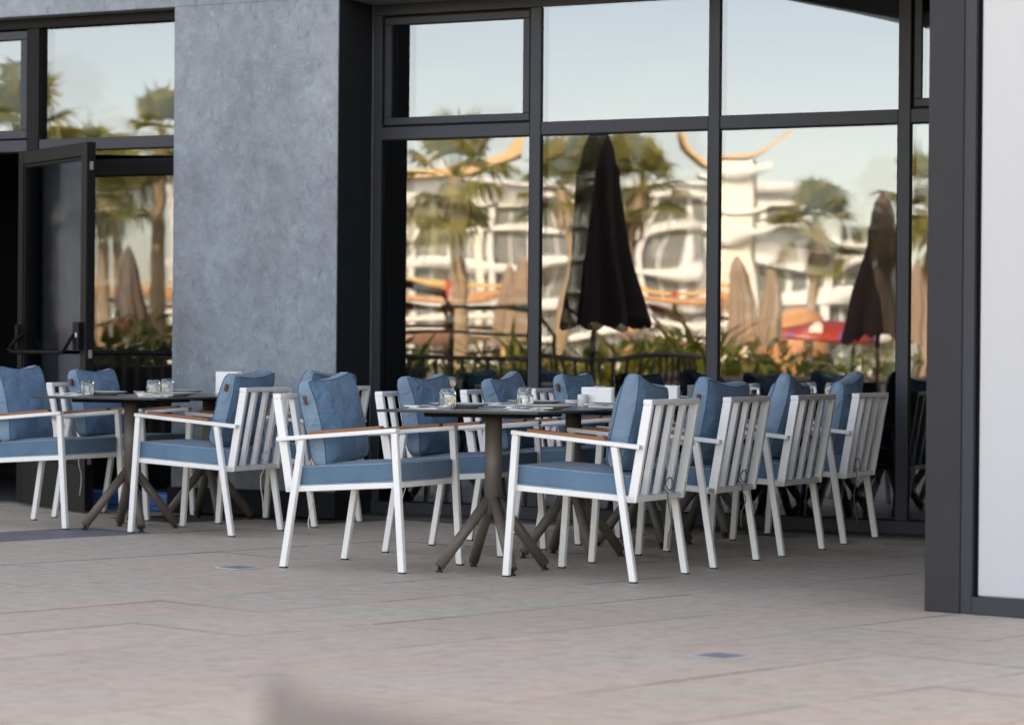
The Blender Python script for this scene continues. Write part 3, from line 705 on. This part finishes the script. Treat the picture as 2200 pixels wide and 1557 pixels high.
fc = thing('foreground_chair', 'blurred beige chair back poking into the bottom edge', 'chair', (-.028, 1.69, 0), R(-52))
b = MB(); b.bar((-.235, .0, .0), (-.235, .02, .772), .032, .032, (1, 0, 0)); put('post', b, 'beige_weave', fc, .012, 3)
b = MB(); b.bar((.255, .0, .0), (.255, .02, .772), .032, .032, (1, 0, 0)); put('post', b, 'beige_weave', fc, .012, 3)
b = MB(); b.box((-.218, -.015, .46), (.238, .035, .764)); put('backrest', b, 'beige_weave', fc, .014, 3)
b = MB(); b.box((-.25, -.50, .38), (.27, -.02, .45)); put('seat', b, 'beige_weave', fc, .02, 3)
for sx in (-.235, .255):
    b = MB(); b.bar((sx, -.48, 0), (sx, -.47, .60), .04, .04, (1, 0, 0)); put('leg', b, 'beige_weave', fc, .008, 2)
    b = MB(); b.box((sx - .022, -.50, .601), (sx + .022, -.025, .625)); put('armrest', b, 'beige_weave', fc, .006, 2)

# ------------------------------------------------------------------ the garden and resort opposite, seen mirrored in the glass
def parasol_parts(mat):
    P = [('pole', MB().tube([(0, 0, .03), (0, 0, 2.72)], .021, 12).mesh('pole', 'pole_brown'))]
    r = random.Random(9); n = 64; prof = []
    for k in range(27):
        t = k / 26; z = 2.70 - t * 1.52
        rad = .022 + .062 * min(1, t * 9) ** .6 + .212 * t ** .92 + (.012 if .20 < t < .24 else 0)
        prof.append((rad, z))
    m = MB(); vs = []; fs = []
    for k, (rad, z) in enumerate(prof):
        t = k / 26
        for i in range(n):
            a = 2 * math.pi * i / n
            fold = 1 + (.05 + .19 * t) * math.cos(8 * a + .7 * math.sin(3 * t)) * (1 if t > .2 else .4) + .05 * t * math.cos(3 * a + 1)
            zz = z - .025 * t ** 6 * math.cos(8 * a + 1) + .035 * t ** 4 * math.cos(2 * a) + .012 * t ** 4 * math.sin(13 * a)
            vs.append((rad * fold * math.cos(a) + .09 * t * t, rad * fold * math.sin(a), zz))
    for k in range(26):
        for i in range(n): fs.append((k * n + i, (k + 1) * n + i, (k + 1) * n + (i + 1) % n, k * n + (i + 1) % n))
    m.add(vs, fs, 0, True); m.add([(0, 0, 2.72)] + vs[:n], [(0, i + 1, (i + 1) % n + 1) for i in range(n)], 0, True)
    m.add([(0, 0, 1.45)] + vs[-n:], [(0, (i + 1) % n + 1, i + 1) for i in range(n)], 0, True)
    P.append(('folded_canopy', m.mesh('folded_canopy', mat)))
    P.append(('base_plate', MB().box((-.3, -.3, 0), (.3, .3, .05)).mesh('base_plate', 'pole_brown', .01)))
    return P
PD, PT = parasol_parts('parasol_cloth'), parasol_parts('parasol_sunlit')
for i, (x, y, lean, az, sunlit, lab) in enumerate([
    (-4.07, 12.06, 1.2, -27, 0, 'large closed dark brown parasol mirrored in the middle window pane'),
    (-7.39, 5.62, .8, 60, 0, 'closed dark parasol mirrored in the right window pane, beside the mullion'),
    (-21.79, -5.17, 0, 10, 1, 'slim closed sunlit-coloured parasol mirrored at the left of the right window pane'),
    (-24.46, -8.29, 0, 140, 1, 'pale closed parasol mirrored beside the slim sunlit-coloured one'),
    (-27.39, -4.34, 0, 200, 1, 'closed parasol mirrored in the left part of the main window'),
    (-19.94, -7.66, 0, 80, 1, 'closed sunlit-coloured parasol mirrored in the narrow pane beside the corner column'),
    (-26.61, 3.78, 0, 300, 0, 'closed dark parasol mirrored in the glass beside the open door'),
    (-22.6, -1.1, 0, 30, 1, 'closed parasol mirrored behind the large dark parasol')]):
    t = thing('closed_parasol', lab, 'parasol', (x, y, 0), R(az), 'closed parasols in the garden')
    t.rotation_euler = (R(lean), 0, R(az)); t.scale = (1.05,) * 3 if i == 0 else (1, 1, 1)
    for nm, me in (PT if sunlit else PD): link(nm, me, t)

def palm_meshes(seed, h):
    r = random.Random(seed); tr = MB(); n = 14; bend = r.uniform(-.35, .35); pts = []; rad = []
    for k in range(n + 1):
        t = k / n; pts.append((bend * t * t, .15 * math.sin(t * 2 + seed) * t, h * t)); rad.append((.20 - .06 * t + .05 * (1 - t) ** 4) * (1 + .06 * (k % 2)))
    tr.tube(pts, rad, 12); top = Vector(pts[-1]); cr = MB()
    for k in range(27):
        az = 2 * math.pi * k / 27 * 1.618 * 4; el = R(r.uniform(-55, 80)) if k > 4 else R(r.uniform(60, 88))
        d = Vector((math.cos(az) * math.cos(el), math.sin(az) * math.cos(el), math.sin(el))); side = Vector((-math.sin(az), math.cos(az), 0)); upv = side.cross(d) * -1
        ln = r.uniform(.7, 1.05); c = top + d * ln; cr.tube([top + d * .1, c], [.018, .010], 5, False)
        L_ = r.uniform(.75, 1.05); nb = 17
        for q in range(nb):
            a = R(-105 + 210 * q / (nb - 1)); dd = (d * math.cos(a) + side * math.sin(a)).normalized(); wv = (d * -math.sin(a) + side * math.cos(a)) * .045
            l = L_ * (1 - .25 * abs(a) / 2); dr = Vector((0, 0, -1)) * l * r.uniform(.15, .5)
            p1 = c + dd * l * .5; p2 = c + dd * l + dr
            cr.add([c - wv * .2, c + wv * .2, p1 + wv, p1 - wv, p2], [(0, 1, 2, 3), (3, 2, 4)])
    for k in range(60):
        az = r.uniform(0, 6.28); d = Vector((math.cos(az), math.sin(az), 0)); s = Vector((-d.y, d.x, 0)) * .05
        p0 = top + d * .15 + Vector((0, 0, r.uniform(-.2, .1))); p1 = top + d * r.uniform(.3, .5) + Vector((0, 0, -r.uniform(.5, 1.1)))
        cr.add([p0 - s, p0 + s, p1 + s * .3, p1 - s * .3], [(0, 1, 2, 3)], 1)
    return tr.mesh('trunk', 'palm_trunk'), cr.mesh('crown', ['leaf_palm', 'palm_trunk'])
PALM = {}
for i, (x, y, h, sd, sc, lab) in enumerate([
    (-36.03, -9.47, 4.9, 1, 1.1, 'tall fan palm with pale trunk mirrored in the left pane of the main window'),
    (-38.36, -16.40, 5.0, 2, 1.05, 'fan palm mirrored behind the large dark parasol, to its right'),
    (-44.63, -28.08, 4.7, 3, 1.1, 'fan palm mirrored in the right window pane above the red canopy'),
    (-31.24, -19.29, 4.5, 1, 1.0, 'palm mirrored in the narrow pane beside the corner column'),
    (-33.35, 2.78, 5.1, 2, .95, 'palm mirrored in the small window at the top left corner'),
    (-41.39, -3.16, 4.9, 3, .95, 'palm with upright fronds mirrored in the upper left window'),
    (-43.95, -6.43, 6.1, 1, .95, 'leaning palm mirrored beside the left edge of the pillar'),
    (-58.72, -13.37, 5.6, 2, 1.3, 'low palm mirrored in the middle of the glass beside the door'),
    (-50.11, -8.19, 5.2, 3, 1.0, 'palm with slender trunk mirrored next to the open door'),
    (-33.2, -10.2, 4.6, 2, .9, 'slender palm mirrored just left of the large dark parasol')]):
    key = (sd, round(h, 1))
    if key not in PALM: PALM[key] = palm_meshes(sd, h)
    t = thing('palm_tree', lab, 'palm', (x, y, -.06), R(i * 67), 'fan palms in the garden')
    tr, cr = PALM[key]; a = link('trunk', tr, t); b = link('crown', cr, t)
    if sc != 1: 
        bh = h; b.scale = (sc, sc, sc); b.location = (0, 0, bh * (1 - sc))

def strap_plant(seed, n, h, mat):
    r = random.Random(seed); m = MB()
    for k in range(n):
        az = r.uniform(0, 6.28); o = Vector((r.uniform(-.25, .25), r.uniform(-.25, .25), 0)); d = Vector((math.cos(az), math.sin(az), 0)); s = Vector((-d.y, d.x, 0))
        hh = h * r.uniform(.55, 1.1); out = hh * r.uniform(.25, .75); w = r.uniform(.02, .05) * (1 if seed % 2 else 1.7); pv_ = None
        for j in range(5):
            t = j / 4; p = o + d * out * t * t + Vector((0, 0, hh * (t - .28 * t ** 3))); ww = w * (math.sin(math.pi * min(.98, .12 + .85 * t)))
            cur = (p - s * ww, p + s * ww)
            if pv_: m.add([pv_[0], pv_[1], cur[1], cur[0]], [(0, 1, 2, 3)])
            pv_ = cur
    return m.mesh('leaves', mat)
def shrub(seed, n, h, rad, mat):
    r = random.Random(seed); m = MB()
    for k in range(n):
        q = Vector((r.gauss(0, .45), r.gauss(0, .45), r.uniform(.05, 1))); q = Vector((q.x * rad, q.y * rad, q.z * h)); 
        d = Vector((r.gauss(0, 1), r.gauss(0, 1), r.gauss(.4, .6))).normalized(); s = d.orthogonal().normalized() * r.uniform(.03, .07); l = r.uniform(.12, .26)
        m.add([q, q + d * l * .5 + s, q + d * l, q + d * l * .5 - s], [(0, 1, 2, 3)])
    for k in range(7): a = r.uniform(0, 6.28); m.tube([(0, 0, 0), (math.cos(a) * rad * .4, math.sin(a) * rad * .4, h * .8)], .012, 5, False)
    return m.mesh('leaves', mat)
PLM = [strap_plant(1, 70, 1.9, 'leaf_yellow'), strap_plant(2, 60, 1.5, 'leaf_green'), shrub(3, 420, 1.15, .7, 'leaf_green'), shrub(4, 380, 1.0, .7, 'leaf_yellow')]
for i, (x, y, k, s, lab) in enumerate([
    (-11.6, 10.3, 2, 1.1, 'dark green shrub mirrored at the lower left of the main window'), (-11.9, 9.2, 1, 1.15, 'broad-leaved plant mirrored beside the black tube frame'),
    (-11.7, 8.2, 2, .8, 'low dark shrub mirrored behind the railing in the left pane'), (-11.6, 7.5, 0, 1.05, 'yellow-green strap-leaved plant mirrored left of the large parasol'),
    (-11.4, 6.7, 3, .95, 'pale green shrub mirrored behind the large parasol pole'), (-11.3, 5.6, 2, 1.0, 'dark shrub mirrored between the two yellow-green plants'), (-10.2, 4.7, 2, 1.0, 'dense shrub mirrored at the left of the red canopy'), (-9.7, 3.9, 2, .95, 'dense shrub mirrored at the foot of the right parasol'), (-11.0, 6.0, 0, 1.0, 'yellow-green plant mirrored right of the large parasol'),
    (-10.9, 5.2, 0, 1.2, 'tall strap-leaved plant mirrored at the left of the right pane'), (-10.7, 4.6, 1, .8, 'green plant mirrored below the red spotted canopy'),
    (-10.4, 4.1, 2, .85, 'dark green shrub mirrored under the red spotted canopy'), (-10.1, 3.5, 3, .8, 'light shrub mirrored beside the right parasol pole'),
    (-9.6, 2.9, 2, .9, 'shrub mirrored in the narrow pane by the corner column'), (-15.2, 10.8, 2, 1.3, 'bushy green shrub mirrored in the glass beside the door'),
    (-14.6, 11.9, 1, 1.1, 'green broad-leaved plant mirrored beside the door'), (-13.4, 9.3, 2, 1.2, 'tall green shrub mirrored left of the pale palm trunk')]):
    t = thing('garden_plant', lab, 'plant', (x - 3.4, y - 2.8, -.05), R(i * 50), 'plants along the terrace railing'); o = link('leaves', PLM[k], t); s *= .98; o.scale = (s, s, s)

# railing along the terrace edge: gentle curve
rp = [Vector((-13.2, 13.6)), Vector((-11.2, 11.4)), Vector((-9.57, 9.6)), Vector((-8.9, 8.6)), Vector((-8.75, 7.6)), Vector((-9.1, 6.6))]
rl = thing('railing', 'dark metal railing mirrored along the lower edge of the main window', 'railing', (0, 0, 0))
put('top_rail', MB().tube([(p.x, p.y, .955) for p in rp], .028, 8), 'railing_metal', rl)
put('bottom_rail', MB().tube([(p.x, p.y, .12) for p in rp], .018, 8), 'railing_metal', rl)
bal = MB().box((-.016, -.016, -.02), (.016, .016, .93)).mesh('baluster', 'railing_metal')
for a, b in zip(rp[:-1], rp[1:]):
    n = int((b - a).length / .13)
    for k in range(n): q = a.lerp(b, k / n); link('baluster', bal, rl, (q.x, q.y, 0), (0, 0, .7))
kw = thing('planter_wall', 'low pinkish planter wall mirrored under the right window plants', 'planter wall', (0, 0, 0))
b = MB(); b.bar((-10.6, 6.2, .36), (-8.3, 3.1, .36), .72, .35, (.8, -.6, 0)); put('wall', b, 'planter_pink', kw, .02)
b = MB(); b.bar((-10.65, 6.25, .755), (-8.25, 3.05, .755), .06, .45, (.8, -.6, 0)); put('coping', b, 'planter_pink', kw, .01)
tr_ = thing('dark_filler', 'added dark trough mirrored low behind the railing', 'dark filler', (0, 0, 0))  # added block, put in to darken the low part of the reflection
b = MB(); b.bar((-14.2, 13.2, .42), (-10.6, 9.3, .42), .84, .4, (.73, -.68, 0)); put('filler', b, 'black_wall', tr_, .02)
b = MB(); b.bar((-14.15, 13.15, .842), (-10.65, 9.35, .842), .02, .34, (.73, -.68, 0)); put('filler_top', b, 'play_brown', tr_)
# black tube frame
tf = thing('tube_frame', 'black bent-tube frame mirrored at the lower left of the main window', 'tube frame', (0, 0, 0))
for z in (1.92, 1.68):
    put('tube', MB().tube([(-16.6, 8.0, z + .14), (-15.37, 6.6, z), (-14.95, 5.9, z - .12), (-14.9, 5.8, z - .35), (-14.9, 5.8, 0)], .035, 8), 'black_metal', tf)
put('tube', MB().tube([(-15.0, 5.9, 1.62), (-14.2, 4.9, 1.60)], .03, 8), 'black_metal', tf)
put('tube', MB().tube([(-16.4, 7.8, 1.25), (-14.2, 4.9, 1.25)], .022, 8), 'black_metal', tf)
put('tube', MB().tube([(-14.5, 5.2, 1.6), (-14.25, 4.9, 1.55), (-14.1, 4.7, 1.3), (-14.1, 4.7, 0)], .03, 8), 'black_metal', tf)

# red spotted canopy, orange dome
rs = thing('spotted_canopy', 'red canopy with white dots mirrored in the right window pane', 'canopy', (-32.9, -17.2, 0), R(-53.7))
b = MB(); prof = [(1.55, 1.28), (1.58, 1.36), (1.5, 1.50), (1.25, 1.62), (.8, 1.72), (.3, 1.76), (0, 1.77), (0, 1.6), (1.4, 1.3)]
b.lathe(prof, 40); put('dome', b, 'play_red', rs)
put('post', MB().tube([(0, 0, 0), (0, 0, 1.6)], .12, 12), 'play_white', rs)
for k in range(16):
    a = 2 * math.pi * k / 16; rr, zz = ((1.585, 1.42) if k % 2 else (1.42, 1.57))
    d = Vector((math.cos(a), math.sin(a), 0)); c = d * rr + Vector((0, 0, zz))
    put('spot', MB().tube([c - d * .05, c + d * .015], [.16 if k % 2 == 0 else .08] * 2, 14), 'play_white' if k % 2 == 0 else 'purple', rs)
od = thing('orange_dome', 'orange dome mirrored above the red spotted canopy', 'dome', (-38.95, -22.3, 0))
put('shell', MB().lathe([(.95, 0), (.95, 1.2), (.9, 1.7), (.65, 2.1), (.3, 2.3), (0, 2.36)], 28), 'play_orange', od)
put('base_ring', MB().tube([(1.0 * math.cos(a / 12 * 6.283), 1.0 * math.sin(a / 12 * 6.283), .1) for a in range(13)], .08, 8), 'play_yellow', od)

# play structures with slides
def play(x, y, rz, lab, slides=False):
    t = thing('play_structure', lab, 'play structure', (x, y, 0), rz, 'colourful play structures')
    for k, (px, py) in enumerate(((-2, -1), (2, -1), (-2, 1.5), (2, 1.5), (0, -1))): put('post', MB().box((px - .1, py - .1, 0), (px + .1, py + .1, 3.5)), ('play_yellow', 'play_red', 'play_orange')[k % 3], t, .02)
    for k, z in enumerate((.6, 1.35, 2.1, 2.85)):
        put('deck', MB().box((-2.3, -1.2, z), (2.3, 1.7, z + .22)), ('play_white', 'play_brown', 'play_white', 'play_orange')[k], t, .03)
        put('guard_rail', MB().box((-2.3, -1.3, z + .42), (2.3, -1.22, z + .60)), ('play_red', 'play_yellow', 'play_red', 'play_yellow')[k], t, .02)
    if not slides: return
    put('slide', MB().tube([(2.3, 0, 2.9), (3.6, .3, 2.2), (4.6, 1.2, 1.4), (5.8, 1.2, .4)], .4, 12), 'play_yellow', t)
    put('slide', MB().tube([(-2.3, 0, 2.0), (-3.4, -.4, 1.4), (-4.6, -.9, .4)], .38, 12), 'play_red', t)
play(-57.6, -34.1, R(-53), 'striped red, yellow and white play tower mirrored right of the large parasol')
play(-68.8, -19.9, R(-53), 'orange and red play tower mirrored in the glass beside the pillar', True)
play(-61.0, -26.6, R(-53), 'red and yellow play tower mirrored left of the large parasol')

# pavilion with a sweeping orange roof
pg = thing('pavilion', 'cream pavilion with upswept orange roof mirrored at the mullion of the right pane', 'pavilion', (-71.5, -48.9, 0), R(-53.5))
def swoop(z, half, lift, th, dep):
    m = MB(); n = 24; vs = []; fs = []
    for i in range(n + 1):
        t = -1 + 2 * i / n; x = t * half; zz = z + lift * abs(t) ** 2.4
        for y in (-dep, dep):
            vs += [(x, y, zz), (x, y, zz + th)]
    for i in range(n):
        o = i * 4; fs += [(o, o + 4, o + 5, o + 1), (o + 2, o + 3, o + 7, o + 6), (o + 1, o + 5, o + 7, o + 3), (o, o + 2, o + 6, o + 4)]
    fs += [(0, 1, 3, 2), (n * 4, n * 4 + 2, n * 4 + 3, n * 4 + 1)]
    m.add(vs, fs); return m
put('roof', swoop(9.1, 2.3, 1.25, .22, 1.2), 'roof_orange', pg)
for k, (z, hf) in enumerate(((8.3, 1.5), (6.9, 1.3), (5.6, 1.6))): put('tier_roof', swoop(z, hf, .35, .3, 1.2), 'hotel_white', pg)
for px in (-.9, -.3, .3, .9): put('post', MB().box((px - .1, -.8, 0), (px + .1, -.6, 9.1)), 'cream', pg)
put('core', MB().box((-.7, -.2, 0), (.7, .9, 9.0)), 'cream', pg)
pg2 = thing('pavilion', 'orange upswept roof mirrored behind the tall palm in the left pane', 'pavilion', (-80.0, -38.5, 0), R(-53.5))
put('roof', swoop(8.2, 4.4, 1.3, .5, 1.5), 'roof_orange', pg2)
for px in (-2.6, 2.6): put('post', MB().box((px - .15, -.2, 0), (px + .15, .2, 8.6)), 'cream', pg2)
put('tier_roof', swoop(7.0, 3.4, .6, .4, 1.5), 'hotel_white', pg2)

# hotel blocks
def block(name, lab, cx, cy, rz, length, floors, fh, bay, depth, z0=0):
    t = thing(name, lab, 'building', (cx, cy, 0), rz)
    H_ = floors * fh + z0
    put('wall', MB().box((-length / 2, .6, 0), (length / 2, depth, H_ + .8)), 'hotel_white', t)
    win = MB().box((-bay * .42, .45, .25), (bay * .42, .597, fh - .75)).mesh('window', 'hotel_glass')
    bar = MB().box((-.06, .40, .25), (.06, .449, fh - .75)).mesh('window_bar', 'hotel_white')
    nb = int(length / bay)
    for f in range(floors):
        z = z0 + f * fh
        put('balcony', MB().box((-length / 2 - .4, -.9, z + fh - .55), (length / 2 + .4, .59, z + fh - .02)), 'hotel_white', t)
        for k in range(nb):
            w = link('window', win, t, (-length / 2 + bay * (k + .5), 0, z)); link('window_bar', bar, w, (0, 0, 0))
    for k in range(0, nb + 1, 2): put('pier', MB().box((-length / 2 + bay * k - .25, -.7, 0), (-length / 2 + bay * k + .25, .44, H_)), 'hotel_white', t)
    put('roof', MB().box((-length / 2 - .8, -1.4, H_ + .81), (length / 2 + .8, depth + .5, H_ + 1.1)), 'hotel_white', t)
    return t
block('hotel', 'white hotel with window bands mirrored across the main window', -184, -118, R(-53.5 + 180), 58, 5, 3.1, 3.6, 14)
block('hotel', 'white hotel wing mirrored in the glass beside the door', -200, -66, R(-62 + 180), 30, 5, 3.1, 3.6, 14)
block('pool_house', 'low white building mirrored behind the red spotted canopy', -97.5, -77.0, R(-53.5 + 180), 11, 3, 2.3, 2.2, 7)
